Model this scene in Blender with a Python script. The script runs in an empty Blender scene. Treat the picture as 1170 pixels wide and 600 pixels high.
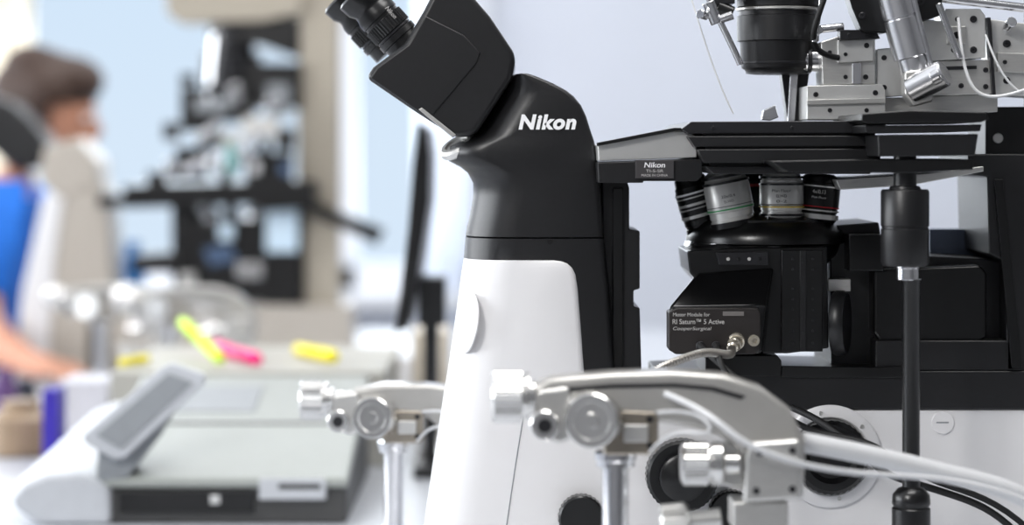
import bpy, bmesh, math, random
from mathutils import Vector, Matrix

K=0.00075; D0=2.0719; ZC=1.17; HY=170.0
sc=bpy.context.scene
COL=sc.collection
WL={}   # object name -> world location

def W(px,py,y=0.0):
    s=K*(D0+y)/D0
    return Vector(((px-585)*s, y, ZC+(HY-py)*s))
def S(y=0.0): return K*(D0+y)/D0
def tpy(y): return HY+0.4195/S(y)

# ---------------- materials ----------------
def lin(c):
    c=c/255.0
    return c/12.92 if c<=0.04045 else ((c+0.055)/1.055)**2.4
MATS={}
def mat(name,rgb,rough=0.5,metal=0.0,var=0.06,scale=60.0,bump=0.02,emit=0.0,coat=0.0,stretch=None,trans=0.0):
    if name in MATS: return MATS[name]
    m=bpy.data.materials.new(name); m.use_nodes=True
    nt=m.node_tree; b=nt.nodes['Principled BSDF']
    tc=nt.nodes.new('ShaderNodeTexCoord'); mp=nt.nodes.new('ShaderNodeMapping')
    nz=nt.nodes.new('ShaderNodeTexNoise'); nz.inputs['Scale'].default_value=scale; nz.inputs['Detail'].default_value=3
    nt.links.new(tc.outputs['Object'],mp.inputs['Vector']); nt.links.new(mp.outputs['Vector'],nz.inputs['Vector'])
    if stretch: mp.inputs['Scale'].default_value=stretch
    c=[lin(v) for v in rgb]
    r=nt.nodes.new('ShaderNodeValToRGB')
    r.color_ramp.elements[0].position=0.3; r.color_ramp.elements[1].position=0.7
    r.color_ramp.elements[0].color=(*[max(0,v*(1-var)) for v in c],1)
    r.color_ramp.elements[1].color=(*[min(1,v*(1+var)) for v in c],1)
    nt.links.new(nz.outputs['Fac'],r.inputs['Fac']); nt.links.new(r.outputs['Color'],b.inputs['Base Color'])
    b.inputs['Roughness'].default_value=rough; b.inputs['Metallic'].default_value=metal
    if coat: b.inputs['Coat Weight'].default_value=coat
    if bump:
        bp=nt.nodes.new('ShaderNodeBump'); bp.inputs['Strength'].default_value=bump; bp.inputs['Distance'].default_value=0.002
        nt.links.new(nz.outputs['Fac'],bp.inputs['Height']); nt.links.new(bp.outputs['Normal'],b.inputs['Normal'])
    if trans:
        t=nt.nodes.new('ShaderNodeBsdfTranslucent'); mx=nt.nodes.new('ShaderNodeMixShader'); mx.inputs[0].default_value=trans
        nt.links.new(r.outputs['Color'],t.inputs['Color']); out=nt.nodes['Material Output']
        nt.links.new(b.outputs[0],mx.inputs[1]); nt.links.new(t.outputs[0],mx.inputs[2]); nt.links.new(mx.outputs[0],out.inputs['Surface'])
    MATS[name]=m; return m
BLK=mat('black_paint',(21,21,23),0.38,0,0.1,300,0.04)
BLK2=mat('black_anodised',(12,12,13),0.28,0.0,0.1,200,0.02)
BLKG=mat('black_gloss_plastic',(12,12,13),0.14,0.0,0.05,200,0.0)
GRYB=mat('charcoal_metal',(38,38,41),0.34,0.3)
WHT=mat('white_enamel',(229,228,229),0.35,0,0.01,20,0.01,coat=0.3)
STL=mat('polished_steel',(228,228,230),0.16,1.0,0.03,80,0.02)
ALU=mat('brushed_aluminium',(210,209,206),0.34,0.8,0.04,90,0.05,stretch=(1,1,8))
SATIN=mat('satin_silver',(216,216,214),0.32,0.6,0.03,60,0.03)
OBJS=mat('objective_satin_chrome',(214,213,210),0.36,0.55,0.02,60,0.02)
CONN=mat('nickel_connector',(210,202,186),0.22,0.8,0.05)
TXT=mat('lettering_white',(240,240,242),0.5,0,0.01,20,0)
TXG=mat('lettering_grey',(186,184,182),0.5,0,0.01,20,0)
RED=mat('red_band',(190,30,40),0.4)
GRN=mat('green_band',(40,150,80),0.4)
YEL=mat('yellow_band',(225,195,50),0.4)
RUB=mat('black_rubber',(14,14,15),0.6)
CREAM=mat('cream_plastic',(172,163,148),0.5,0,0.03)
GREYP=mat('grey_plastic',(140,144,148),0.45,0,0.03)
GREYL=mat('light_grey_plastic',(186,189,194),0.4,0,0.03)
DGREY=mat('dark_grey_plastic',(66,66,66),0.5,0,0.05)
GLS=mat('lens_glass',(30,30,50),0.05,0,0.0,10,0,coat=1.0)
TUBEW=mat('translucent_silicone',(212,213,215),0.3,0,0.02)

# ---------------- mesh helpers ----------------
def finish(me,name,parent=None,m=None,smooth=True,bevel=0,seg=3,wn=False,label=None,angle=35):
    xs=[v.co for v in me.vertices]
    lo=Vector((min(v.x for v in xs),min(v.y for v in xs),min(v.z for v in xs)))
    hi=Vector((max(v.x for v in xs),max(v.y for v in xs),max(v.z for v in xs)))
    c=(lo+hi)/2
    for v in me.vertices: v.co-=c
    me.polygons.foreach_set('use_smooth',[smooth]*len(me.polygons))
    ob=bpy.data.objects.new(name,me); COL.objects.link(ob)
    if m: 
        me.materials.clear(); me.materials.append(m)
    if bevel>0:
        b=ob.modifiers.new('bevel','BEVEL'); b.width=bevel; b.segments=seg; b.limit_method='ANGLE'; b.angle_limit=math.radians(28)
        w=ob.modifiers.new('wn','WEIGHTED_NORMAL'); w.keep_sharp=True
    elif smooth:
        me.set_sharp_from_angle(angle=math.radians(angle))
    WL[ob.name]=c.copy()
    place(ob,parent)
    if label: ob['label']=label
    return ob
def place(ob,parent):
    c=WL[ob.name]
    if parent is not None:
        ob.parent=parent; ob.location=c-WL[parent.name]
    else: ob.location=c
def root(name,loc,label,cat,group=None):
    e=bpy.data.objects.new(name,None); e.empty_display_size=0.05; COL.objects.link(e)
    e.location=loc; WL[e.name]=Vector(loc); e['label']=label; e['category']=cat
    if group: e['group']=group
    return e
def tag(ob,label,cat,group=None):
    ob['label']=label; ob['category']=cat
    if group: ob['group']=group
    return ob
def bm2me(bm,name):
    bmesh.ops.recalc_face_normals(bm,faces=bm.faces)
    me=bpy.data.meshes.new(name); bm.to_mesh(me); bm.free(); return me
def prismw(name,pts,y0,y1,m,parent=None,bevel=0.001,**kw):
    bm=bmesh.new()
    a=[bm.verts.new((x,y0,z)) for x,z in pts]; b=[bm.verts.new((x,y1,z)) for x,z in pts]
    bm.faces.new(a); bm.faces.new(b[::-1]); n=len(pts)
    for i in range(n): bm.faces.new((a[i],b[i],b[(i+1)%n],a[(i+1)%n]))
    return finish(bm2me(bm,name),name,parent,m,bevel=bevel,**kw)
def prism(name,pts,y0,y1,m,parent=None,bev=1.5,**kw):
    q=[W(px,py,y0) for px,py in pts]
    return prismw(name,[(v.x,v.z) for v in q],y0,y1,m,parent,bevel=bev*K,**kw)
def rect(name,x0,x1,y0p,y1p,y0,y1,m,parent=None,bev=1.5,**kw):
    return prism(name,[(x0,y0p),(x1,y0p),(x1,y1p),(x0,y1p)],y0,y1,m,parent,bev,**kw)
def box(name,x0,x1,y0,y1,z0,z1,m,parent=None,bevel=0.002,**kw):
    return prismw(name,[(x0,z0),(x1,z0),(x1,z1),(x0,z1)],y0,y1,m,parent,bevel=bevel,**kw)
def lathe(name,prof,base,axis,m,parent=None,seg=48,knurl=0,kd=0.0,krange=None,**kw):
    ax=Vector(axis).normalized()
    t=Vector((0,1,0)) if abs(ax.y)<0.9 else Vector((1,0,0))
    u=ax.cross(t).normalized(); v=ax.cross(u).normalized(); base=Vector(base)
    if knurl: seg=knurl*2
    bm=bmesh.new(); rings=[]
    for h,r in prof:
        if r<=1e-6: rings.append([bm.verts.new(base+ax*h)]); continue
        ring=[]
        for i in range(seg):
            a=2*math.pi*i/seg; rr=r
            if knurl and krange and krange[0]<=h<=krange[1] and i%2: rr=r-kd
            ring.append(bm.verts.new(base+ax*h+u*math.cos(a)*rr+v*math.sin(a)*rr))
        rings.append(ring)
    for A,B in zip(rings,rings[1:]):
        if len(A)==1 and len(B)==1: continue
        for i in range(seg):
            j=(i+1)%seg
            if len(A)==1: bm.faces.new((A[0],B[i],B[j]))
            elif len(B)==1: bm.faces.new((A[i],A[j],B[0]))
            else: bm.faces.new((A[i],A[j],B[j],B[i]))
    if len(rings[0])>1: bm.faces.new(rings[0])
    if len(rings[-1])>1: bm.faces.new(rings[-1][::-1])
    return finish(bm2me(bm,name),name,parent,m,**kw)
def cyl(name,base,axis,length,r,m,parent=None,ch=None,**kw):
    ch=ch if ch is not None else min(r*0.12,length*0.2)
    return lathe(name,[(0,r-ch),(ch,r),(length-ch,r),(length,r-ch)],base,axis,m,parent,**kw)
def tube(name,pts,r,m,parent=None,ribs=0,**kw):
    cu=bpy.data.curves.new('tmp','CURVE'); cu.dimensions='3D'
    if ribs:
        P=[Vector(p) for p in pts]; P=[P[0]*2-P[1]]+P+[P[-1]*2-P[-2]]
        out=[]; n=len(pts)-1; per=max(2,ribs//n)
        for i in range(n):
            a,b,c,d=P[i:i+4]
            for j in range(per):
                t=j/per
                out.append(0.5*((2*b)+(c-a)*t+(2*a-5*b+4*c-d)*t*t+(3*b-a-3*c+d)*t**3))
        sp=cu.splines.new('POLY'); sp.points.add(len(out)-1)
        for k_,(p,q) in enumerate(zip(sp.points,out)): p.co=(*q,1); p.radius=1.0 if (k_//2)%2 else 0.72
    else:
        sp=cu.splines.new('NURBS'); sp.points.add(len(pts)-1)
        for p,q in zip(sp.points,pts): p.co=(*q,1)
        sp.order_u=min(4,len(pts)); sp.use_endpoint_u=True; sp.resolution_u=10
    cu.bevel_depth=r; cu.bevel_resolution=4; cu.use_fill_caps=True
    o=bpy.data.objects.new('tmp',cu); COL.objects.link(o)
    dg=bpy.context.evaluated_depsgraph_get(); me=bpy.data.meshes.new_from_object(o.evaluated_get(dg))
    bpy.data.objects.remove(o)
    return finish(me,name,parent,m,**kw)
def text(name,body,px,py,y,wpx,m,parent=None,shear=0.0,bold=0.0,hpx=None,rotz=0.0,roty=0.0,depth=0.0003,space=1.0,**kw):
    """px,py = centre of the word on a plane facing -Y"""
    cu=bpy.data.curves.new('tmp','FONT'); cu.body=body; cu.shear=shear; cu.offset=bold; cu.extrude=0.02
    cu.align_x='CENTER'; cu.align_y='CENTER'; cu.space_character=space
    o=bpy.data.objects.new('tmp',cu); COL.objects.link(o)
    dg=bpy.context.evaluated_depsgraph_get(); me=bpy.data.meshes.new_from_object(o.evaluated_get(dg))
    bpy.data.objects.remove(o)
    xs=[v.co.x for v in me.vertices]; ys=[v.co.y for v in me.vertices]
    w=max(xs)-min(xs); h=max(ys)-min(ys); cx=(max(xs)+min(xs))/2; cy=(max(ys)+min(ys))/2
    s=wpx*S(y)/w; sh=(hpx*S(y)/h) if hpx else s
    C=W(px,py,y); R=Matrix.Rotation(roty,4,'Y')@Matrix.Rotation(rotz,4,'Z')
    for v in me.vertices:
        p=Vector(((v.co.x-cx)*s, -v.co.z/0.02*depth, (v.co.y-cy)*sh))
        v.co=C+(R@p)
    return finish(me,name,parent,m,smooth=False,**kw)
def loft(name,secs,yn,yf,m,parent=None,ry=0.05,rr=0.006,cap=True,**kw):
    bm=bmesh.new(); rings=[]
    for py,xl,xr,rx in secs:
        z=W(0,py,0).z; X=lambda p:(p-585)*K
        x0=X(xl); x1=X(xr); rxm=min(rx*K,(x1-x0)*0.6); pts=[]
        N=10
        for i in range(4):
            a=math.pi/2*i/3; pts.append((x1-rr+rr*math.cos(a), yn+rr-rr*math.sin(a)))
        for i in range(N+1):
            a=math.pi/2*i/N; pts.append((x0+rxm-rxm*math.sin(a), yn+ry-ry*math.cos(a)))
        for i in range(N+1):
            a=math.pi/2*i/N; pts.append((x0+rxm-rxm*math.cos(a), yf-ry+ry*math.sin(a)))
        for i in range(4):
            a=math.pi/2*i/3; pts.append((x1-rr+rr*math.sin(a), yf-rr+rr*math.cos(a)))
        rings.append([bm.verts.new((x,y,z)) for x,y in pts])
    for A,B in zip(rings,rings[1:]):
        n=len(A)
        for i in range(n): bm.faces.new((A[i],A[(i+1)%n],B[(i+1)%n],B[i]))
    bm.faces.new(rings[0]); bm.faces.new(rings[-1][::-1])
    return finish(bm2me(bm,name),name,parent,m,angle=50,**kw)
def screw(px,py,y,rpx,parent,m=STL,hexa=True):
    r=rpx*S(y); b=W(px,py,y)
    prof=[(0,r),(r*0.5,r),(r*0.65,r*0.85),(r*0.65,r*0.45),(r*0.3,r*0.4),(r*0.3,0)]
    return lathe('screw',prof,b,(0,-1,0),m,parent,seg=18)

# ---------------- room ----------------
def struct(o):
    o['kind']='structure'; return o
wallm=mat('wall_paint_pale',(200,204,214),0.7,0,0.015,5,0.02)
wallw=mat('wall_paint_grey',(130,130,132),0.8,0,0.02,5,0.02)
ceilm=mat('ceiling_paint',(230,230,230),0.8,0,0.01,5,0.01)
floorm=mat('floor_vinyl',(130,130,132),0.5,0,0.08,6,0.02)
trimm=mat('window_frame_white',(225,227,232),0.5,0,0.01)
struct(box('floor',-4,4,-3.5,4.75,-0.05,0,floorm,bevel=0))
struct(box('ceiling',-4,4,-3.5,4.75,3.0,3.05,ceilm,bevel=0))
YB=4.6; XE=-0.06
struct(box('wall_back',XE,4,YB,YB+0.15,0,3.0,wallm,bevel=0))
struct(box('wall_back_lower',-4,XE,YB,YB+0.15,0,0.78,wallm,bevel=0))
struct(box('wall_back_upper',-4,XE,YB,YB+0.15,2.65,3.0,wallm,bevel=0))
struct(box('wall_back_side',-4,-2.9,YB,YB+0.15,0.78,2.65,wallm,bevel=0))
struct(box('wall_left_lower',-4.15,-4,-3.5,YB+0.15,0,0.85,wallm,bevel=0))
struct(box('wall_left_upper',-4.15,-4,-3.5,YB+0.15,2.65,3.0,wallm,bevel=0))
struct(box('wall_left_side',-4.15,-4,-3.5,-1.6,0.85,2.65,wallm,bevel=0))
struct(box('wall_left',-4.15,-4,3.4,YB+0.15,0.85,2.65,wallm,bevel=0))
struct(box('wall_right',4,4.15,-3.5,YB+0.15,0,3.0,wallw,bevel=0))
struct(box('wall_front',-4,4,-3.65,-3.5,0,3.0,wallw,bevel=0))
def addbox(bm,x0,x1,y0,y1,z0,z1):
    r=bmesh.ops.create_cube(bm,size=1)
    for v in r['verts']:
        v.co=Vector(((x0+x1)/2+v.co.x*(x1-x0),(y0+y1)/2+v.co.y*(y1-y0),(z0+z1)/2+v.co.z*(z1-z0)))
bm=bmesh.new()
for x in (-2.9,-1.42,-0.50,XE-0.07): addbox(bm,x,x+0.07,YB-0.02,YB+0.1,0.78,2.65)
for z in (0.78,2.58): addbox(bm,-2.9,XE,YB-0.02,YB+0.1,z,z+0.07)
addbox(bm,-2.95,XE+0.04,YB-0.12,YB,0.74,0.78)
struct(finish(bm2me(bm,'window_1'),'window_1',None,trimm,smooth=False))
bm=bmesh.new()
for y in (-1.6,0.0,1.7,3.33): addbox(bm,-4.1,-3.98,y,y+0.07,0.85,2.65)
for z in (0.85,2.58): addbox(bm,-4.1,-3.98,-1.6,3.4,z,z+0.07)
struct(finish(bm2me(bm,'window_2'),'window_2',None,trimm,smooth=False))
def curtain(x0,x1,y,m,lab):
    bm=bmesh.new(); n=60; L=[]
    for i in range(n+1):
        t=i/n; x=x0+(x1-x0)*t; yy=y+0.02*math.sin(t*(x1-x0)*110)
        L.append((bm.verts.new((x,yy,0.30)),bm.verts.new((x,yy,2.8))))
    for a,b in zip(L,L[1:]): bm.faces.new((a[0],b[0],b[1],a[1]))
    tag(finish(bm2me(bm,'curtain'),'curtain',None,m),lab,'curtain')
curtain(-0.26,-0.12,YB-0.10,mat('sheer_white_fabric',(232,236,244),0.8,0,0.02,30,0.02,trans=0.6),'sheer white curtain gathered beside the window')
curtain(-1.62,-1.30,YB-0.10,mat('sheer_cream_fabric',(222,214,198),0.8,0,0.02,30,0.02,trans=0.6),'sheer cream curtain hanging over the window')

# ---------------- benches ----------------
topm=mat('bench_laminate_white',(186,189,195),0.35,0,0.02,10,0.01)
legm=mat('bench_leg_metal',(150,152,156),0.4,0.5)
def bench(x0,x1,y0,y1,label):
    r=root('lab_bench',((x0+x1)/2,(y0+y1)/2,0),label,'lab bench')
    box('bench_top',x0,x1,y0,y1,0.712,0.75,topm,r,bevel=0.004)
    for x in (x0+0.05,x1-0.1):
        for y in (y0+0.05,y1-0.1):
            box('leg',x,x+0.05,y,y+0.05,0.0,0.712,legm,r,bevel=0.003)
    return r
bench(-0.97,1.35,-0.7,0.55,'white laboratory bench carrying the sharp microscope')
bench(-0.97,1.35,0.56,3.5,'long white laboratory bench crowded with instruments')

# ---------------- main microscope ----------------
MS=root('inverted_microscope',(0.1,0.07,0.75),'black and white inverted microscope with binocular head on the bench','microscope')
T=0.135
arm=loft('arm',[(84,587,604,40),(87,582,613,40),(95,575,632,45),(103,570,647,50),(110,566,656,50),(120,560,664,50),(133,552,670,50),(146,544,674,50),(155,535,677,50),(161,522,679,50),(167,510,680.5,50),(172,506.5,681,50),(179,506,682,50),(185,512,683,50),(191,524,684,50),(198,533,685,55),(210,539.5,686,60),(225,539.5,687.5,60),(245,536,689,60),(262,532,690,60),(271,530.5,690.5,60)],0,T,BLK,MS)
text('logo_lettering','Nikon',625.5,139.5,-0.0002,66,TXT,arm,shear=0.2,bold=0.044,hpx=17.5,depth=0.0005,space=1.12)
lowblk=loft('body_frame',[(273,530.5,690.5,60),(297,528.5,693,60),(299,534,693,60),(330,532,697,60),(380,527,700,60),(425,520,703,60),(474,515,704,60)],0,T,BLK,MS)
colm=loft('front_cover',[(297.5,530,634,60),(298.5,529,642,60),(301,528.3,649,60),(306,527.5,654.5,60),(314,526,658.5,60),(330,524,661,60),(380,517,665,60),(430,509.5,668.5,60),(470,503,674,60),(520,495,690,60),(600,483,720,60),(729.9,466,760,60)],-0.003,T+0.003,WHT,MS)
cyl('screw_plug',W(628,276,0.0),(0,-1,0),0.0006,3.2*K,BLK2,lowblk,seg=20)
lathe('release_button',[(0,0.0265),(0.0012,0.0265),(0.0018,0.0255),(0.0018,0)],(0,0,0),(0,0,1),WHT,colm,seg=40)
bt=colm.children[0]
Rm=Matrix.Rotation(math.radians(8),4,'Y')@Matrix.Rotation(math.radians(-70),4,'Z')@Matrix.Rotation(math.radians(90),4,'X')
for v in bt.data.vertices: v.co=Rm@v.co
bt.location=W(531.5,370,0)+Vector((0.0015,0.0135,0))-WL[colm.name]
tube('seam',[W(606,430,-0.0032),W(590,520,-0.0032),W(578,600,-0.0032),W(566,700,-0.0032)],0.0005,GREYP,colm)
lathe('mount_ring',[(0,0.015),(0.002,0.017),(0.006,0.017),(0.008,0.0145),(0.008,0.011),(0.006,0.010),(0.006,0)],W(525,172,0)+Vector((0,0.030,0)),(-0.45,-0.35,0.80),ALU,MS)
# binocular head
hd=prism('binocular_head',[(418,89),(426,77),(462,50),(484,12),(497,-14),(530,-16),(560,19),(586,58),(589.5,68),(585,90),(545,151),(536,156),(520,157),(478,130)],0.0,T,BLK,MS,bev=7,seg=5)
prism('head_housing',[(423,89),(431,77),(467,51),(486,18),(530,40),(549,60),(545,72),(493,134),(486,133)],-0.0014,T+0.0014,BLK,hd,bev=1.8,seg=3)
prism('trim_strip',[(478,125),(482,123),(521,154),(517,157.5)],-0.002,0.02,ALU,hd,bev=0.8)
ax=Vector((-0.68,0,0.74))
def eyepiece(px,py,y):
    b=W(px,py,y)
    prof=[(0,0.0165),(0.010,0.0165),(0.0105,0.0185),(0.016,0.0185),(0.0165,0.0165),(0.019,0.0165),(0.0195,0.0188),(0.032,0.0188),(0.0325,0.0172),(0.035,0.0172),(0.0355,0.0182),(0.041,0.0182),(0.046,0.0165),(0.049,0.0165),(0.054,0.0195),(0.064,0.0205),(0.066,0.018),(0.064,0.014),(0.058,0.012),(0.058,0)]
    e=lathe('eyepiece',prof,b,ax,BLK2,hd,knurl=40,kd=0.0007,krange=(0.0194,0.0321))
    cyl('eyecup_lens',b+ax*0.060,ax,0.002,0.011,GLS,e)
    lathe('ring',[(0,0.0166),(0,0.0176),(0.0012,0.0176),(0.0012,0.0166)],b+ax.normalized()*0.0170,ax,GRYB,e)
    return e
e1=eyepiece(466,55,0.028); e2=eyepiece(446,58,0.095)
text('lettering','Nikon',447,14,0.009,16,TXG,e1,shear=0.2,hpx=5,roty=math.radians(48))
# rear post behind arm
rp=prism('stage_support_post',[(688,203),(716,205),(719,215),(719,262),(731,264),(731,330),(724,332),(724,350),(731,352),(733,424),(690,424)],0.02,0.12,BLK,MS,bev=1.5)
rect('post_rail',700,712,215,420,0.016,0.02,BLK2,rp,bev=1)
# stage: stack of thin plates with recessed gaps
st=prism('stage',[(800,142),(1000,142),(1000,196),(812,196)],-0.055,0.18,BLK2,MS,bev=1)
prism('stage_plate',[(779,147),(790,139),(1010,138),(1012,141),(1012,152),(786,153)],-0.07,0.19,GRYB,st,bev=1)
prism('stage_plate',[(786,156),(1008,155),(1008,167),(794,168)],-0.075,0.20,BLK,st,bev=0.8)
prism('stage_plate',[(798,171),(1006,170),(1006,183),(1000,186),(804,186)],-0.080,0.20,BLK,st,bev=0.8)
prism('stage_plate',[(806,190),(1000,190),(994,199),(816,199)],-0.070,0.19,BLK,st,bev=0.8)
prism('stage_wing',[(683,166),(770,150),(786,150),(796,156),(796,180),(684,184)],-0.05,0.17,SATIN,st,bev=1)
prism('stage_wing_rail',[(683,186),(802,182),(802,201),(796,207),(735,207),(735,209),(684,209)],-0.055,0.18,BLK,st,bev=1.5)
prism('stage_wing_rail',[(683,163),(770,146),(790,146),(790,149),(771,150),(683,167)],-0.056,-0.03,BLK2,st,bev=0.6)
rect('name_plate',726,770,183,204,-0.058,-0.0545,mat('plate_dark',(54,52,54),0.5),st,bev=0.5)
text('lettering','Nikon',748,188.5,-0.0583,24,TXT,st,shear=0.15,hpx=6,depth=0.0001,bold=0.012)
text('lettering','TI-S-SR',748,195.3,-0.0583,20,TXG,st,hpx=3.2,depth=0.0001)
text('lettering','MADE IN CHINA',748,200.3,-0.0583,30,TXG,st,hpx=2.8,depth=0.0001)
prism('stage_motor_cover',[(985,130),(1040,126),(1128,128),(1129,137),(1120,140),(990,141),(984,138)],-0.15,0.02,BLK2,st,bev=1.2)
prism('stage_motor_cover',[(988,143),(1122,142),(1120,150),(990,152)],-0.145,0.02,BLK,st,bev=1)
prism('stage_drive_block',[(1003,154),(1118,153),(1114,178),(1004,179)],-0.145,0.0,BLK,st,bev=1.5)
prism('stage_lower_rail',[(880,184),(1000,182),(1112,182),(1112,194),(1040,198),(900,197)],-0.14,0.1,BLK2,st,bev=1.2)
prism('stage_bracket',[(955,205),(1060,198),(1124,190),(1124,196),(1040,212),(960,217)],-0.01,0.12,ALU,st,bev=1)
for px,py in ((815,146),(905,146),(978,146)): screw(px,py,-0.07,2.0,st,m=GRYB)
# stage handle
yh=-0.12
def vl(name,px,y,pr,m,parent,**kw):
    """vertical turned part: pr = [(py,rpx)...]"""
    b=W(px,pr[0][0],y); s=S(y)
    return lathe(name,[((p-pr[0][0])*s,r*s) for p,r in pr],b,(0,0,-1),m,parent,**kw)
sh=vl('stage_control_handle',1034,yh,[(176,13),(212,13),(213,17),(216,18),(216.5,26),(219,27.5),(258,27.5),(259,26.3),(261,26.3),(262,27.5),(300,27.5),(304,25)],BLK,MS)
vl('handle_collar',1037,yh,[(304,14),(306,14),(307,13),(319,13),(320,12)],STL,sh)
vl('handle_shaft',1041,yh,[(319,12),(322,10),(556,10),(558,15),(565,21),(575,22),(579,20),(581,22),(650,22),(655,18)],BLK2,sh)
# nosepiece + objectives
NP=vl('nosepiece',876,0.055,[(243,42),(246,64),(250,74),(252,74),(253,78),(259,84),(262,88),(270,92),(276,92),(278,86),(290,82),(300,70)],BLK2,MS)
lathe('nosepiece_collar',[(0,0.060),(0.004,0.062),(0.008,0.060)],W(862,276,0.055),(-0.12,0,1),STL,NP)
text('lettering','2',876,250,0.002,4,TXT,NP)
def objective(px,py,y,tilt,L,r,m,bands,tipm):
    a=Vector((math.sin(tilt),0,math.cos(tilt))); b=W(px,py,y); s=S(y)
    L*=s; r*=s
    o=lathe('objective_lens',[(0,r*0.86),(L*0.05,r*0.95),(L*0.14,r*0.95),(L*0.15,r*0.91),(L*0.18,r*0.91),(L*0.19,r*0.95),(L*0.28,r*0.95),(L*0.3,r),(L*0.72,r),(L*0.76,r*0.95),(L*0.80,r*0.95),(L*0.82,r*0.9),(L*0.93,r*0.85),(L,r*0.6)],b,a,m,NP)
    for h,hh,mm in bands:
        lathe('ring',[(0,r*1.0),(0,r*1.03),(hh*L,r*1.03),(hh*L,r*1.0)],b+a*(L*h),a,mm,o,seg=40)
    return o
objective(806,268,0.05,-0.28,72,21,BLK2,[(0.3,0.05,OBJS),(0.44,0.02,TXG),(0.5,0.04,OBJS),(0.62,0.02,OBJS),(0.68,0.03,TXT)],STL)
o2=objective(839,260,0.02,-0.19,68,26.5,OBJS,[(0.02,0.10,BLK2),(0.32,0.022,GRN),(0.38,0.010,BLK2),(0.76,0.04,BLK2),(0.86,0.05,BLK2)],STL)
objective(866,256,0.09,-0.05,62,20,BLK2,[(0.7,0.05,RED)],STL)
o3=objective(893,250,0.02,0.0,55,25,OBJS,[(0.06,0.05,BLK2),(0.24,0.022,YEL),(0.30,0.010,BLK2),(0.70,0.04,BLK2),(0.84,0.05,BLK2)],STL)
o4=objective(933,253,0.03,0.10,55,23.5,BLK2,[(0.06,0.1,OBJS),(0.22,0.03,OBJS),(0.3,0.02,RED),(0.72,0.03,OBJS)],STL)
text('lettering','4x/0.13',936,219,0.0095,15,TXG,o4,hpx=4.4,roty=0.10,depth=0.0001)
text('lettering','Plan Fluor',936,225.5,0.0095,17,TXG,o4,hpx=2.6,roty=0.10,depth=0.0001)
text('lettering','20x/0.4',832,224,-0.001,16,DGREY,o2,hpx=3.2,roty=-0.2,depth=0.0001)
text('lettering','ELWD',833,230,-0.001,11,DGREY,o2,hpx=2.8,roty=-0.2,depth=0.0001)
for yy in (218,224,230):
    text('lettering','Plan Fluor' if yy==218 else ('ELWD' if yy==224 else '0-2'),893,yy,0.0004,22 if yy<220 else 12,DGREY,o3,hpx=3,depth=0.0001)
# motor module
MM=prism('motor_module',[(785,287),(860,283),(945,282),(947,398),(900,404),(848,404),(806,332),(788,312)],-0.012,0.10,BLK2,MS,bev=2)
def cover():
    bm=bmesh.new()
    top=[W(797,312,-0.016),W(884,306,-0.016),W(884,306,0.05),W(797,312,0.05)]
    mid=[W(764,352,-0.043),W(876,350,-0.043),W(884,340,0.05),W(775,345,0.05)]
    bot=[W(770,404,-0.043),W(870,404,-0.043),W(880,404,0.05),W(780,404,0.05)]
    R=[[bm.verts.new(p) for p in r] for r in (top,mid,bot)]
    for A,B in zip(R,R[1:]):
        for i in range(4): bm.faces.new((A[i],A[(i+1)%4],B[(i+1)%4],B[i]))
    bm.faces.new(R[0]); bm.faces.new(R[-1][::-1])
    return finish(bm2me(bm,'module_cover'),'module_cover',MM,BLKG,bevel=0.0025,seg=4)
cover()
pl=prism('connector_strip',[(818,289),(878,288),(878,303),(822,303)],-0.018,-0.010,GRYB,MM,bev=0.8)
for i,px in enumerate((832,844,856,868)):
    cyl('socket',W(px,296,-0.018),(0,-1,0),0.0008,2.0*K,BLK2 if i%2 else TXG,pl,seg=14)
lp=prism('label_panel',[(764,357),(773,352),(866,352),(869,358),(869,400),(862,405),(772,405),(764,400)],-0.050,-0.020,mat('panel_black_brown',(36,32,31),0.4),MM,bev=1.5)
text('lettering','Motor Module for',790,359.5,-0.0503,42,TXG,lp,hpx=4.2,depth=0.0001)
text('lettering','RI Saturn\u2122 5 Active',798,367.5,-0.0503,59,TXG,lp,hpx=5.8,depth=0.0001,bold=0.006)
text('lettering','CooperSurgical',791,376,-0.0503,44,TXG,lp,shear=0.2,hpx=5,depth=0.0001)
rect('symbol_label',826,850,356,361,-0.0505,-0.0498,mat('dull_label',(110,106,104),0.6),lp,bev=0.2)
for px,py in ((800,395),(818,395)):
    c=cyl('connector',W(px,py,-0.050),(0,-1,0),0.005,5*K,GRYB,lp,seg=24)
    cyl('connector_core',W(px,py,-0.055),(0,-1,0),0.001,3.2*K,ALU,c,seg=16)
cax=Vector((-0.35,-1,-0.35))
c=lathe('connector',[(0,9.5*K),(0.003,9.5*K),(0.0035,8*K),(0.010,8*K),(0.011,7*K),(0.016,6.5*K),(0.017,4.5*K),(0.020,4*K)],W(842,389,-0.048),cax,CONN,lp,seg=28)
lathe('connector',[(0,6.5*K),(0.003,6.5*K),(0.003,5*K),(0.007,5*K),(0.007,3*K),(0.003,2.8*K),(0.003,0)],W(861,389,-0.050),(0,-1,0),CONN,lp,seg=24)
sp=rect('side_plate',893,940,286,402,-0.018,0.0,BLK2,MM,bev=1)
for px in (906,929):
    for py in (296,308,330,342,354,366,378,392): screw(px,py,-0.018,1.7,sp,m=GRYB)
for py in (300,316,332,348,364,380): screw(917,py,-0.0195,1.0,sp,m=GRYB)
rect('side_rail',914,921,286,400,-0.0195,-0.017,BLK,sp,bev=0.6)
fk=lathe('focus_knob',[(0,0.010),(0.003,0.026),(0.006,0.028),(0.012,0.028),(0.015,0.026),(0.015,0)],W(948,369,0.0),(1,-0.30,0),BLK,MS,seg=48)
rect('focus_bracket',946,972,319,333,0.01,0.03,ALU,MS,bev=1)
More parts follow.
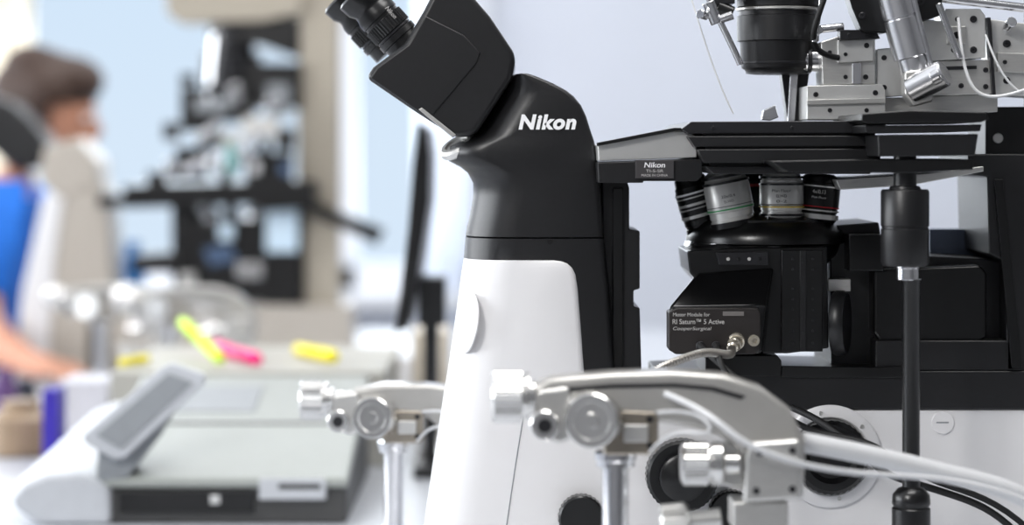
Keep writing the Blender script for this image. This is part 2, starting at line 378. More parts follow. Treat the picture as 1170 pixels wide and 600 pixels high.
# rear body
rb=prism('rear_body',[(948,258),(1004,254),(1010,290),(1128,296),(1150,300),(1150,424),(950,424)],0.03,0.15,BLK,MS,bev=2)
prism('turret_housing',[(998,308),(1120,303),(1128,312),(1128,386),(1118,391),(1005,391),(998,380)],0.005,0.1,BLK2,rb,bev=4)
rect('turret_housing',1000,1160,389,424,0.0,0.12,BLK,rb,bev=2.5)
rect('rear_rail',970,1010,268,310,0.0,0.1,BLK2,rb,bev=2)
prism('rear_column',[(1106,176),(1200,176),(1200,424),(1150,424),(1150,300),(1130,290),(1128,202),(1106,198)],0.0,0.14,BLK,MS,bev=2)
prism('column_edge',[(1136,205),(1146,205),(1168,420),(1156,420)],-0.004,0.0,BLK2,MS,bev=0.5)
rect('filter_slider',1062,1140,262,298,0.11,0.14,mat('blue_grey_steel',(120,130,150),0.35,0.6),MS,bev=1)
# base
prism('base_top_plate',[(752,430),(806,428),(830,424),(1300,424),(1300,468),(752,468)],-0.002,0.15,BLK,MS,bev=2)
prism('base_step',[(806,409),(818,406),(888,406),(893,412),(893,430),(806,430)],-0.006,0.1,BLK2,MS,bev=1.5)
prism('base_step',[(893,418),(1000,420),(1040,418),(1040,432),(893,432)],-0.005,0.1,BLK2,MS,bev=1.5)
bs=prism('base',[(640,468),(1300,468),(1300,729.9),(640,729.9)],0.0,0.15,WHT,MS,bev=3)
cp=cyl('screw_cap',W(1077,483,0),(0,-1,0),0.0015,13*K,WHT,bs,seg=36)
rect('slot',1070,1084,482.2,483.6,-0.002,-0.0014,GREYP,cp,bev=0)
pr_=lathe('port_ring',[(0,0.044),(0.003,0.044),(0.005,0.041),(0.005,0.034),(0.003,0.032)],W(948,521,0),(0,-1,0),WHT,bs,seg=60)
for a in range(6):
    screw(948+50*math.cos(a*1.05+0.3),521+50*math.sin(a*1.05+0.3),-0.0045,2.4,pr_,m=ALU)
lathe('port_lens',[(0,0.033),(0.012,0.032),(0.016,0.028),(0.016,0.022),(0.010,0.018),(0.010,0)],W(948,521,-0.002),(0,-1,0),BLK2,bs,knurl=36,kd=0.0008,krange=(0.011,0.013))
lathe('coarse_knob',[(0,0.031),(0.02,0.031),(0.022,0.028),(0.022,0.020),(0.03,0.020),(0.032,0.017),(0.032,0)],W(778,541,0),(0,-1,0),BLK2,bs,knurl=40,kd=0.0008,krange=(0.0,0.0205))
lathe('fine_knob',[(0,0.020),(0.014,0.020),(0.016,0.018),(0.016,0)],W(664,590,-0.003),(0,-1,0),BLK2,bs,knurl=30,kd=0.0008,krange=(0.0,0.0145))
lathe('fine_knob',[(0,0.02),(0.012,0.020),(0.014,0.018),(0.014,0)],W(835,585,0.0),(0,-1,0),BLK2,bs,knurl=30,kd=0.0008,krange=(0.0,0.0125))
# condenser and its support
cs=vl('condenser',889,0.03,[(-40,48),(-2,48),(0,47),(8,47),(9,44.5),(18,44.5),(19,47),(47,46.5),(48,44),(50,43.5),(74,42.5),(78,41.5),(80,38),(82,37),(84,37),(85,30),(85,0)],BLK,MS,seg=64)
vl('ring',889,0.03,[(9,46),(10,47.8),(12,47.8),(13,46)],ALU,cs,seg=64)
vl('ring',889,0.03,[(71,42.5),(71.5,43.4),(73,43.4),(73.5,42.5)],GRYB,cs,seg=64)
prism('condenser_arm',[(830,-90),(1300,-90),(1300,-40),(830,-36)],0.0,0.09,BLK,MS,bev=3)
prism('illumination_pillar',[(1200,-90),(1300,-90),(1300,424),(1200,424)],0.02,0.13,BLK,MS,bev=3)
tw=prism('tower',[(1126,122),(1200,122),(1200,178),(1126,178)],0.05,0.13,BLK,MS,bev=2)
cyl('screw_cap',W(1140,158,0.05),(0,-1,0),0.002,6*K,SATIN,tw,seg=24)
prism('bracket',[(893,84),(925,82),(917,139),(900,139)],0.05,0.07,GRYB,MS,bev=1)
prism('bracket',[(903,84),(912,84),(908,139),(900,139)],0.046,0.05,STL,MS,bev=0.8)

# ---------------- manipulator head stage ----------------
HS=root('micromanipulator_headstage',W(1000,137,0.02),'aluminium micromanipulator with screwed blocks mounted above the stage','micromanipulator')
def blk(name,pts,y0,y1,m,screws=(),bev=1.2,parent=None):
    o=prism(name,pts,y0,y1,m,parent or HS,bev=bev)
    for px,py,r in screws: screw(px,py,y0,r,o,m=GRYB)
    return o
blk('mounting_foot',[(922,98),(1008,96),(1012,104),(1012,134),(960,137),(922,137)],-0.01,0.05,SATIN,[(932,108,3),(1000,106,3),(948,126,2.5),(990,126,2.5)])
blk('foot_rail',[(922,114),(1012,112),(1012,118),(922,120)],-0.013,-0.009,ALU,bev=0.6)
blk('slide_block',[(938,48),(956,42),(1000,44),(1000,96),(940,97)],-0.005,0.04,ALU,[(989,88,3),(966,88,2.5),(948,60,2.5)])
blk('slide_block',[(957,46),(998,44),(998,70),(957,72)],-0.010,0.0,SATIN,[(990,52,3),(966,62,2.2)])
blk('slide_gib',[(974,72),(984,72),(984,96),(974,96)],-0.009,-0.004,STL,bev=0.5)
cyl('micrometer_barrel',W(905,69,0.015),(1,0,0),38*K,13*K,STL,HS)
cyl('micrometer_ring',W(922,69,0.015),(1,0,0),5*K,14.5*K,GRYB,HS)
cyl('clamp_rod',W(930,34,0.0),(1,-0.05,0.1),34*K,4.5*K,STL,HS)
cyl('thumb_screw',W(930,38,-0.01),(0.2,-1,0.2),0.014,5*K,STL,HS)
blk('clamp_plate',[(962,-30),(1082,-30),(1074,18),(1040,30),(1010,38),(985,36),(974,10)],-0.03,0.0,BLK2,[(985,18,4),(1052,2,4)],bev=2)
blk('clamp_bracket',[(960,34),(1000,34),(1006,44),(960,46)],-0.02,0.0,GRYB,[(970,40,2.2),(992,40,2.2)],bev=0.8)
blk('bridge_block',[(1002,56),(1048,52),(1048,108),(1002,112)],0.0,0.04,SATIN,[(1010,66,3),(1010,100,3)])
blk('upper_block',[(1046,30),(1050,22),(1080,24),(1080,10),(1120,10),(1126,18),(1126,66),(1060,70),(1046,66)],-0.01,0.045,SATIN,[(1112,22,4),(1094,22,3),(1112,57,4),(1090,57,3.5)])
blk('upper_block_face',[(1082,30),(1104,30),(1104,50),(1082,50)],-0.013,-0.009,ALU,[(1093,40,4)],bev=0.8)
blk('lower_block',[(1056,70),(1130,68),(1137,74),(1137,107),(1066,110),(1056,104)],-0.006,0.05,ALU,[(1070,84,3),(1126,80,3),(1126,99,3),(1098,98,3)])
blk('block_groove',[(1080,76),(1116,75),(1116,79),(1080,80)],-0.008,-0.004,GRYB,bev=0.4)
blk('block_groove',[(1128,20),(1132,20),(1138,108),(1134,108)],-0.012,-0.0,GRYB,bev=0.4)
blk('side_plate',[(1132,22),(1200,30),(1200,112),(1137,108)],-0.002,0.05,SATIN,[(1150,50,4.5),(1150,92,4),(1166,72,3)])
blk('side_plate_step',[(1140,60),(1200,62),(1200,84),(1140,82)],-0.008,0.0,ALU,[(1148,71,2.5)],bev=0.8)
cyl('thumb_screw',W(1150,32,-0.004),(0.1,-1,0.3),0.016,6*K,STL,HS)
cyl('cross_rod',W(1060,-4,-0.012),(1,0,-0.12),120*K,5*K,STL,HS)
cyl('cross_rod',W(1072,4,-0.03),(0.35,0,-0.9),0.05,4*K,STL,HS)
blk('cross_rail',[(1000,112),(1140,108),(1140,128),(1000,134)],0.01,0.05,ALU,[],bev=1)
CHR=mat('chrome_tube',(236,236,238),0.24,1.0,0.01,40,0.0)
a0=W(1012,-40,-0.05); a1=W(1050,100,-0.05); dv=(a1-a0); L_=dv.length
dt=lathe('drive_tube',[(0,0.0145),(L_*0.42,0.0145),(L_*0.425,0.0130),(L_*0.44,0.0130),(L_*0.445,0.0145),(L_*0.75,0.0145),(L_*0.76,0.0120),(L_*0.92,0.0120),(L_,0.010)],a0,dv,CHR,HS)
tube('drive_rod',[W(1040,-20,-0.055),W(1054,40,-0.055),W(1066,84,-0.055)],0.0024,STL,HS)
blk('knob_yoke',[(1034,82),(1060,78),(1070,90),(1066,116),(1044,122),(1034,108)],-0.066,-0.045,ALU,[(1050,110,2.5)],bev=2.5)
cyl('locking_knob',W(1040,104,-0.06),(0.80,-0.45,0.45),0.034,0.0115,CHR,HS)
cyl('locking_knob_cap',W(1066,90,-0.076),(0.80,-0.45,0.45),0.008,0.007,STL,HS)
tube('hose',[W(1095,20,-0.02),W(1100,90,-0.03),W(1120,125,-0.03),W(1180,100,-0.03),W(1230,80,-0.02)],0.0014,TUBEW,HS)
tube('hose',[W(1126,40,-0.02),W(1138,70,-0.03),W(1150,118,-0.03),W(1210,118,-0.02)],0.0010,TUBEW,HS)
tube('cable',[W(948,-20,-0.04),W(938,10,-0.04),W(925,40,-0.035),W(932,62,-0.02),W(958,66,-0.01)],0.0025,RUB,HS)
tube('curved_lever',[W(940,-20,-0.03),W(938,8,-0.03),W(934,30,-0.03),W(930,48,-0.03)],0.002,STL,HS)
blk('hose_bracket',[(872,126),(886,120),(890,134),(880,138),(870,137)],0.0,0.01,STL)
NH=root('pipette_holder',W(830,-60,0.0),'thin steel pipette holder angled down over the stage','pipette holder')
tube('holder_shaft',[W(804,-14,0.0),W(820,20,0.0),W(834,46,0.0),W(846,74,0.0)],0.0028,STL,NH)
tube('capillary',[W(786,-14,0.0),W(800,30,0.0),W(815,85,0.0),W(838,130,0.0)],0.0007,TUBEW,NH)
cyl('collar',W(810,2,0.0),(0.38,0,-0.92),0.02,0.0065,STL,NH)
cyl('collar',W(820,8,-0.0),(0.9,-0.1,-0.4),0.014,0.006,BLK2,NH)
cyl('thumb_screw',W(822,22,-0.004),(0.9,-0.1,0.3),0.012,0.004,STL,NH)
cyl('thumb_screw',W(806,18,-0.004),(-0.5,-0.8,0.1),0.010,0.004,STL,NH)
prism('holder_clamp',[(804,-20),(838,-24),(840,4),(812,6)],-0.005,0.02,GRYB,NH)

# ---------------- joystick micromanipulators ----------------
KN=mat('knob_silver',(222,221,219),0.22,1.0,0.03)
PAINT=mat('light_grey_lacquer',(180,178,174),0.3,0.45,0.03,50,0.02,coat=0.5)
def joystick(X0,Y0,zh,label,sc_=1.0,compact=False):
    """hub at (X0,Y0,zh); all offsets in units of s metres"""
    s=0.000641*sc_
    R=root('joystick_manipulator',(X0+0.012,Y0+0.01,0.75),label,'micromanipulator','joystick micromanipulators on the benches')
    P=lambda px,py:(X0+(px-683)*s, zh+(480-py)*s)
    V=lambda px,py,dy=0:Vector((P(px,py)[0],Y0+dy,P(px,py)[1]))
    if compact: arch=[(640,438),(690,430),(760,430),(800,436),(806,450),(800,500),(780,540),(766,540),(770,490),(752,478),(700,468),(640,462)]
    else: arch=[(606,442),(628,432),(700,426),(770,424),(826,428),(870,442),(902,466),(918,498),(920,522),(918,572),(852,572),(850,534),(844,514),(822,498),(790,488),(752,482),(700,470),(640,464),(608,460)]
    A=prismw('curved_arm',[P(*p) for p in arch],Y0-0.004,Y0+0.034,PAINT,R,bevel=0.005*sc_,seg=4)
    if not compact:
        prismw('arm_rib',[P(*p) for p in [(650,442),(700,438),(770,437),(815,441),(852,452),(846,456),(812,446),(770,442),(700,443),(650,447)]],Y0-0.0050,Y0-0.003,GRYB,A,bevel=0.0006)
        prismw('end_block',[P(*p) for p in [(856,504),(912,500),(914,568),(848,572),(850,520)]],Y0-0.014,Y0-0.003,ALU,A,bevel=0.003)
        for q in ((866,515),(903,512),(903,556),(862,558)):
            cyl('screw',V(q[0],q[1],-0.0138),(0,-1,0),0.0012,4*s,GRYB,A,seg=16)
        prismw('end_foot',[P(*p) for p in [(836,572),(900,572),(900,600),(880,612),(836,604)]],Y0-0.01,Y0+0.03,ALU,A,bevel=0.002)
        lathe('lower_knob',[(0,20*s),(3*s,25*s),(30*s,25*s),(31*s,22*s),(34*s,22*s),(35*s,25*s),(46*s,25*s),(49*s,21*s),(51*s,12*s),(66*s,12*s)],V(778,530,0.0),(1,0,0),KN,R,knurl=32,kd=1.0*s,krange=(3*s,30*s))
        prismw('lower_link',[P(*p) for p in [(808,512),(850,505),(852,560),(812,552)]],Y0+0.002,Y0+0.02,ALU,R,bevel=0.002)
        lathe('lower_wheel',[(0,20*s),(3*s,23*s),(30*s,23*s),(34*s,18*s),(34*s,12*s),(70*s,12*s)],V(755,602,0.01),(1,0,0.1),ALU,R,knurl=32,kd=1.0*s,krange=(3*s,30*s))
    lathe('drive_knob',[(0,27*s),(3*s,30*s),(34*s,30*s),(35*s,25*s),(38*s,25*s),(39*s,28*s),(43*s,28*s),(44*s,19*s),(52*s,19*s),(54*s,14*s),(66*s,14*s)],V(562,455,0.008),(1,0,0),KN,R,knurl=36,kd=1.2*s,krange=(3*s,34.5*s))
    prismw('knuckle',[P(*p) for p in [(612,445),(650,440),(660,460),(655,500),(640,508),(618,500),(610,480)]],Y0-0.006,Y0+0.02,ALU,R,bevel=0.004*sc_,seg=3)
    cyl('pivot',V(622,484,-0.008),(0,-1,0),0.006,17*s,KN,R)
    cyl('pivot_cap',V(622,484,-0.014),(0,-1,0),0.001,8*s,GRYB,R)
    lathe('hub_knob',[(0,27*s),(2*s,31*s),(20*s,31*s),(21*s,28*s),(23*s,28*s),(24*s,31*s),(31*s,31*s),(32.5*s,29.5*s),(32.5*s,22*s),(31*s,21*s),(31*s,9*s),(34*s,8*s),(34*s,0)],V(683,480,-0.004),(-0.28,-1,0.10),KN,R,knurl=36,kd=1.4*s,krange=(2*s,20*s))
    prismw('head_block',[P(*p) for p in [(690,468),(748,470),(752,476),(752,512),(744,519),(690,519)]],Y0-0.006,Y0+0.03,mat('warm_steel',(160,152,140),0.3,0.85),R,bevel=0.002)
    prismw('head_clamp',[P(*p) for p in [(712,484),(740,484),(740,504),(712,504)]],Y0-0.009,Y0-0.005,ALU,R,bevel=0.001)
    for q in ((742,478),(742,508)): cyl('screw',V(q[0],q[1],-0.006),(0,-1,0),0.0012,4*s,GRYB,R,seg=16)
    zt=P(0,519)[1]
    px_=P(704,0)[0]
    H=zt-0.75
    lathe('post',[(0,24*s),(8*s,24*s),(10*s,22*s),(16*s,22*s),(17*s,15*s),(H*0.62,15*s),(H*0.63,19*s),(H*0.8,20*s),(H*0.81,24*s),(H-0.012,26*s),(H-0.011,60*s),(H-0.002,62*s),(H,60*s)],(px_,Y0+0.012,zt),(0,0,-1),STL,R)
    tube('hose',[V(750,470,-0.01),V(790,462,-0.02),V(820,490,-0.03),V(790,490,-0.03),V(760,488,-0.02),V(742,515,-0.01)],2.0*s,TUBEW,R)
    return R
p=W(683,480,-0.30)
J1=joystick(p.x,-0.30,p.z,'satin silver joystick micromanipulator standing before the microscope base')
p=W(433,477,0.29)
J2=joystick(p.x,0.29,p.z,'compact silver joystick micromanipulator standing behind the microscope column',compact=True)
p=W(105,350,2.0)
joystick(p.x,2.0,p.z,'silver joystick micromanipulator beside the cream microscope')
p=W(185,352,1.85)
joystick(p.x,1.85,p.z,'silver joystick micromanipulator beside the cream microscope')

# ---------------- cables ----------------
def cable(pts,r,m,label,cat='cable',name='cable',**kw):
    o=tube(name,pts,r,m,**kw); return tag(o,label,cat)
ce=W(842,389,-0.048)+cax.normalized()*0.018
cable([ce,ce+cax.normalized()*0.012,W(800,404,-0.095),W(745,426,-0.12),W(718,456,-0.11),W(700,520,-0.10),W(690,728,-0.10)],0.0036,mat('braided_steel',(160,156,150),0.32,0.85),'braided steel cable plugged into the motor module',ribs=420)
cable([W(800,395,-0.056),W(806,402,-0.075),W(850,440,-0.10),W(890,470,-0.08),W(930,498,-0.06),W(1000,500,-0.09),W(1060,560,-0.09),W(1180,576,-0.06),W(1260,720,-0.05)],0.0026,RUB,'thin black cable running down over the white base')
cable([W(818,395,-0.056),W(820,402,-0.085),W(822,420,-0.09),W(860,470,-0.1),W(880,560,-0.06),W(900,728,-0.05)],0.0026,RUB,'thin black cable hanging from the motor module')
cable([W(905,466,-0.02),W(940,480,-0.05),W(990,520,-0.07),W(1010,545,-0.1),W(1080,560,-0.08),W(1180,600,-0.06),W(1230,728,-0.05)],0.003,RUB,'black cable draped across the white base')
cable([W(915,505,-0.28),W(1000,520,-0.26),W(1090,545,-0.24),W(1180,560,-0.22),W(1260,640,-0.20),W(1300,728,-0.2)],0.0075,TUBEW,'thick pale silicone hose curving across the base','hose','hose')
cable([W(760,450,-0.31),W(810,470,-0.33),W(835,500,-0.34),W(900,530,-0.33),W(1000,545,-0.28),W(1120,545,-0.25),W(1250,600,-0.24),W(1290,728,-0.24)],0.0022,TUBEW,'thin clear hose looping from the joystick arm','hose','hose')

# ---------------- background microscope ----------------
yb=2.45; tb_=tpy(yb)
B=root('inverted_microscope',W(220,tb_,yb)+Vector((0,0.07,0)),'cream inverted microscope with black stage on the far bench','microscope')
BEI=mat('beige_enamel',(180,172,162),0.4,0,0.01)
bp=prism('column',[(78,185),(110,196),(122,230),(126,260),(132,tb_),(30,tb_),(44,340),(62,235),(66,212)],yb,yb+0.14,BEI,B,bev=10,seg=4)
prism('column_front',[(50,222),(72,226),(62,300),(54,tb_),(14,tb_),(26,330)],yb-0.004,yb+0.05,WHT,B,bev=6)
prism('neck',[(50,168),(88,158),(112,186),(112,215),(66,226),(44,205)],yb-0.003,yb+0.14,BEI,B,bev=8)
h2=prism('binocular_head',[(-20,108),(12,118),(34,138),(56,166),(44,192),(18,190),(-20,164)],yb,yb+0.13,BLK,B,bev=8)
for dy in (0.03,0.10):
    lathe('eyepiece',[(0,0.018),(0.03,0.018),(0.031,0.021),(0.06,0.021),(0.064,0.018),(0.08,0.02)],W(-12,130,yb)+Vector((0,dy,0)),(-0.7,0,0.7),BLK2,h2,seg=24)
st2=prism('stage',[(140,212),(360,206),(360,238),(300,242),(290,234),(140,238)],yb-0.06,yb+0.2,BLK2,B,bev=3)
rect('stage_wing',112,150,222,236,yb-0.02,yb+0.15,BLK2,st2)
prism('stage_handle',[(330,232),(345,226),(440,262),(430,280)],yb,yb+0.02,BLK2,st2)
bd=prism('motor_module',[(196,262),(226,254),(300,250),(346,270),(346,345),(205,345),(196,320)],yb,yb+0.12,BLK2,B,bev=4)
prism('module_plate',[(232,284),(262,280),(272,298),(240,304)],yb-0.015,yb,mat('steel_blue',(90,110,140),0.3,0.6),bd)
prism('module_plate',[(150,292),(200,288),(204,312),(150,312)],yb-0.015,yb+0.05,BLK,bd)
rect('module_plate',304,340,234,288,yb-0.02,yb,mat('pale_blue_highlight',(205,225,240),0.3),bd,bev=3)  # pale blue plate stands in for a bright blue-white highlight
rect('module_plate',270,300,300,318,yb-0.02,yb,STL,bd,bev=2)
rect('module_plate',206,222,312,330,yb-0.02,yb,ALU,bd,bev=2)
rect('module_plate',250,266,256,274,yb-0.02,yb,mat('pale_blue_highlight',(205,225,240)),bd,bev=2)  # smaller highlight, also put in as a pale blue plate
rect('rear_body',300,350,232,tb_,yb+0.02,yb+0.13,BLK,B)
rect('support_post',196,224,234,300,yb+0.02,yb+0.12,BLK,B)
for px,t,m_ in ((226,-0.3,BLK2),(244,-0.2,STL),(264,0,BLK2),(286,0.2,STL)):
    lathe('objective_lens',[(0,0.017),(0.03,0.017),(0.032,0.014),(0.045,0.011)],W(px,262,yb+0.03),(t,0,1),m_,B,seg=24)
prism('base',[(100,346),(400,350),(404,tb_),(100,tb_)],yb,yb+0.15,BEI,B,bev=4)
prism('illumination_pillar',[(340,-60),(386,-60),(386,352),(340,352)],yb+0.02,yb+0.12,CREAM,B,bev=3)
prism('lamp_arm',[(188,-30),(345,-30),(345,14),(300,24),(204,26),(190,14)],yb,yb+0.12,CREAM,B,bev=4)
prism('lamp_bracket',[(262,24),(345,20),(345,68),(300,52),(262,46)],yb+0.02,yb+0.10,BLK2,B,bev=3)
c2=vl('condenser',265,yb+0.06,[(20,26),(60,26),(62,34),(95,34),(97,28),(130,28),(140,20)],GRYB,B,seg=32)
rect('condenser_turret',282,344,72,124,yb,yb+0.1,BLK2,B,bev=3)
rect('condenser_turret',304,330,96,132,yb-0.02,yb+0.04,GREYP,B,bev=3)
hs2=root('micromanipulator_headstage',W(230,210,yb),'dark micromanipulator head with silver tubes over the blurred stage','micromanipulator')
BLU=mat('steel_blue',(90,110,140)); TEAL_GLINT=mat('teal_glint',(60,150,140),0.4)  # teal colour stands in for glints on the blurred head
def sb2(x0,x1,a,b,dy,m): rect('slide_block',x0,x1,a,b,yb-dy,yb-dy+0.025,m,hs2,bev=2)
sb2(206,240,100,150,.04,BLK2); sb2(222,262,112,128,.07,GREYP); sb2(226,250,132,170,.07,BLK2); sb2(200,236,168,206,.05,BLK2)
sb2(250,274,150,172,.06,SATIN); sb2(256,266,182,206,.06,TEAL_GLINT); sb2(276,318,134,158,.07,ALU); sb2(280,334,174,208,.06,BLK2)
sb2(314,336,146,172,.05,BLK); sb2(186,204,140,160,.05,GRYB); sb2(188,200,184,204,.06,STL); sb2(240,252,176,196,.075,STL)
sb2(296,308,160,176,.075,BLK); sb2(262,276,96,118,.06,STL); sb2(206,222,84,98,.05,BLK2); sb2(320,334,188,200,.065,BLU)
sb2(214,226,186,200,.065,BLU); sb2(286,296,184,198,.07,WHT); sb2(268,290,118,134,.05,BLK2); sb2(236,246,96,110,.06,BLK2)  # the white block is a glint put in as colour
sb2(250,262,196,210,.078,BLK); sb2(168,190,196,212,.05,BLK2); sb2(304,316,112,128,.08,STL); sb2(226,234,150,160,.08,WHT)  # last block is white to imitate a small glint
cyl('micrometer_barrel',W(248,40,yb-0.05),(-0.1,0,-1),0.13,0.010,STL,hs2)
cyl('micrometer_barrel',W(262,164,yb-0.06),(0.2,0,-1),0.05,0.008,TEAL_GLINT,hs2)
cyl('micrometer_barrel',W(208,196,yb-0.06),(0.9,0,0.4),0.06,0.010,STL,hs2)
cyl('micrometer_barrel',W(226,160,yb-0.075),(0.8,0,0.6),0.05,0.009,STL,hs2)
cyl('micrometer_barrel',W(296,150,yb-0.08),(-0.5,0,-0.8),0.07,0.008,STL,hs2)
BB=lathe('reagent_bottle',[(0,.024),(.003,.027),(.19,.027),(.21,.015),(.235,.015)],(W(152,0,2.75).x,2.75,.7502),(0,0,1),mat('cobalt_blue_plastic',(40,120,190),0.4)); tag(BB,'tall blue plastic bottle standing behind the cream microscope','bottle')

# ---------------- person ----------------
skin=mat('skin',(196,140,114),0.5,0,0.04,30,0.02)
def skinmesh(chains,sub=1):
    verts=[];edges=[];rad=[]
    idx={}
    for ch in chains:
        prev=None
        for co,r in ch:
            key=tuple(round(c,4) for c in co)
            if key not in idx:
                idx[key]=len(verts); verts.append(co); rad.append(r)
            i=idx[key]
            if prev is not None: edges.append((prev,i))
            prev=i
    me=bpy.data.meshes.new('tmp'); me.from_pydata(verts,edges,[])
    o=bpy.data.objects.new('tmp',me); COL.objects.link(o)
    o.modifiers.new('s','SKIN'); 
    m2=o.modifiers.new('ss','SUBSURF'); m2.levels=2; m2.render_levels=2
    for i,v in enumerate(me.skin_vertices[0].data):
        r=rad[i]; v.radius=(r,r) if not isinstance(r,tuple) else r
        v.use_root=(i==0)
    dg=bpy.context.evaluated_depsgraph_get(); out=bpy.data.meshes.new_from_object(o.evaluated_get(dg))
    bpy.data.objects.remove(o); return out
def ell(c,r,rot=0.0,seg=32):
    bm=bmesh.new(); bmesh.ops.create_uvsphere(bm,u_segments=seg,v_segments=seg//2,radius=1)
    R=Matrix.Rotation(rot,3,'Y')
    for v in bm.verts: v.co=R@Vector((v.co.x*r[0],v.co.y*r[1],v.co.z*r[2]))+Vector(c)
    me=bpy.data.meshes.new('e'); bm.to_mesh(me); bm.free(); return me
def merge(meshes,voxel,name):
    bm=bmesh.new()
    for m in meshes: bm.from_mesh(m)
    me=bpy.data.meshes.new(name); bm.to_mesh(me); bm.free()
    o=bpy.data.objects.new('tmp',me); COL.objects.link(o)
    rm=o.modifiers.new('r','REMESH'); rm.mode='VOXEL'; rm.voxel_size=voxel
    sm=o.modifiers.new('s','SMOOTH'); sm.iterations=3; sm.factor=0.5
    dg=bpy.context.evaluated_depsgraph_get(); out=bpy.data.meshes.new_from_object(o.evaluated_get(dg))
    bpy.data.objects.remove(o); return out
HC=W(56,132,2.83)
PE=root('person',(-1.2,2.88,0.0),'seated person in a blue shirt leaning beside the blurred microscope','person')
pel=(-1.2,2.88,0.56); wai=(-1.17,2.88,0.74); che=(-1.08,2.87,0.92); nk=(-1.04,2.86,1.07); nk2=(-0.99,2.85,1.14)
shN=(-1.05,2.69,1.02); elN=(-1.00,2.50,0.84); wrN=(-0.87,2.28,0.785); paN=(-0.81,2.215,0.778)
shF=(-1.04,3.05,1.02); elF=(-0.84,3.02,0.80); wrF=(-0.86,2.93,1.05); paF=(-0.862,2.905,1.11)
armN=[(che,.12),(shN,.065),((-1.03,2.59,.93),.05),(elN,.042),((-.95,2.39,.81),.042),(wrN,.027),(paN,(.036,.018))]
armF=[(che,.12),(shF,.065),((-.95,3.04,.90),.05),(elF,.042),((-.85,2.97,.92),.038),(wrF,.027),(paF,(.034,.02))]
body=skinmesh([[(pel,.14),(wai,.115),(che,.13),(nk,.05),(nk2,.045)],armN,armF,
  [(pel,.14),((-1.1,2.79,.54),.085),((-.78,2.77,.53),.06),((-.79,2.77,.30),.055),((-.80,2.77,.09),.036),((-.66,2.76,.04),.035)],
  [(pel,.14),((-1.1,2.97,.54),.085),((-.78,2.99,.53),.06),((-.79,2.99,.30),.055),((-.80,2.99,.09),.036),((-.66,3.0,.04),.035)]])
parts=[body]
parts.append(ell(HC,(.092,.073,.112),rot=0.25)); parts.append(ell(HC+Vector((.048,0,-.068)),(.048,.05,.045)))
parts.append(ell(HC+Vector((.092,0,-.028)),(.018,.012,.020),rot=-0.4)); parts.append(ell(HC+Vector((.082,0,.012)),(.015,.05,.012)))
parts.append(ell(HC+Vector((.082,0,-.070)),(.012,.022,.010))); parts.append(ell(HC+Vector((-.005,-.074,-.014)),(.02,.01,.030)))
parts.append(ell(HC+Vector((-.005,.074,-.014)),(.02,.01,.030))); parts.append(skinmesh([[((nk2),.05),((-0.96,2.84,1.20),.055)]]))
def fingers(wr,pa,side,l=None):
    d=(Vector(pa)-Vector(wr)).normalized()
    l=(Vector((-d.y,d.x,0)).normalized()*side) if l is None else Vector(l)
    out=[]
    for i,L in enumerate((.068,.078,.072,.056)):
        b=Vector(pa)+d*0.008+l*(0.026-0.0175*i); q=b+d*L*0.45+Vector((0,0,.006)); e=b+d*L*0.75+Vector((0,0,-.002)); f=b+d*L+Vector((-.004,0,-.010))
        out.append(skinmesh([[(tuple(b-d*0.03),.009),(tuple(b),.009),(tuple(q),.0085),(tuple(e),.008),(tuple(f),.007)]]))
    b=Vector(wr)+d*0.02+l*0.02
    out.append(skinmesh([[(tuple(b),.012),(tuple(b+l*.025+d*.03),.011),(tuple(b+l*.034+d*.058),.009)]]))
    return out
parts+=fingers(wrN,paN,1); parts+=fingers(wrF,paF,1,(0,-1,0))
bo=merge(parts,0.006,'body'); finish(bo,'body',PE,skin)
shirt=skinmesh([[((-1.2,2.88,0.60),.145),(wai,.14),(che,.16),((-1.05,2.862,1.04),.10),((-1.03,2.86,1.10),.075)],[(che,.16),(shN,.095),((-1.03,2.59,.93),.075),((-1.005,2.52,.86),.063)],[(che,.16),(shF,.09),((-.93,3.035,.885),.06)]])
finish(shirt,'shirt',PE,mat('blue_cotton',(20,108,208),0.8,0,0.1,60,0.2),label='bright blue short-sleeved shirt')
tr=skinmesh([[(pel,.15),((-1.1,2.79,.54),.092),((-.78,2.77,.53),.072),((-.79,2.77,.30),.066),((-.80,2.77,.12),.055)],[(pel,.15),((-1.1,2.97,.54),.092),((-.78,2.99,.53),.072),((-.79,2.99,.30),.066),((-.80,2.99,.12),.055)]])
finish(tr,'trousers',PE,mat('navy_cloth',(35,38,55),0.85))
hm=mat('brown_hair',(62,42,32),0.6,0,0.35,120,0.4)
hair=merge([ell(HC+Vector((-.016,0,.026)),(.110,.090,.112)),ell(HC+Vector((.035,0,.070)),(.078,.074,.054)),ell(HC+Vector((-.05,0,-.03)),(.066,.082,.084)),ell(HC+Vector((.07,-.02,.066)),(.044,.044,.036)),ell(HC+Vector((0.0,-.06,.045)),(.060,.035,.055)),ell(HC+Vector((-0.03,-.02,.10)),(.060,.055,.045))],0.006,'hair')
bm=bmesh.new(); bm.from_mesh(hair)
dl=[v for v in bm.verts if (v.co.x-HC.x)>0.020 and (v.co.z-HC.z)<0.020]
bmesh.ops.delete(bm,geom=dl,context='VERTS'); hair=bpy.data.meshes.new('hair'); bm.to_mesh(hair); bm.free()
finish(hair,'hair',PE,hm)
for dy in (-.03,.03): finish(ell(HC+Vector((.080,dy,-.004)),(.010,.012,.008),seg=12),'eye',PE,mat('eye_white',(240,240,240),0.2))
SB=root('lab_stool',(-1.22,2.88,0),'round black laboratory stool under the seated person','stool')
lathe('seat',[(0,.17),(.01,.185),(.04,.185),(.05,.17)],(-1.22,2.88,.355),(0,0,1),RUB,SB)
cyl('pole',(-1.22,2.88,.05),(0,0,1),.31,.025,STL,SB)
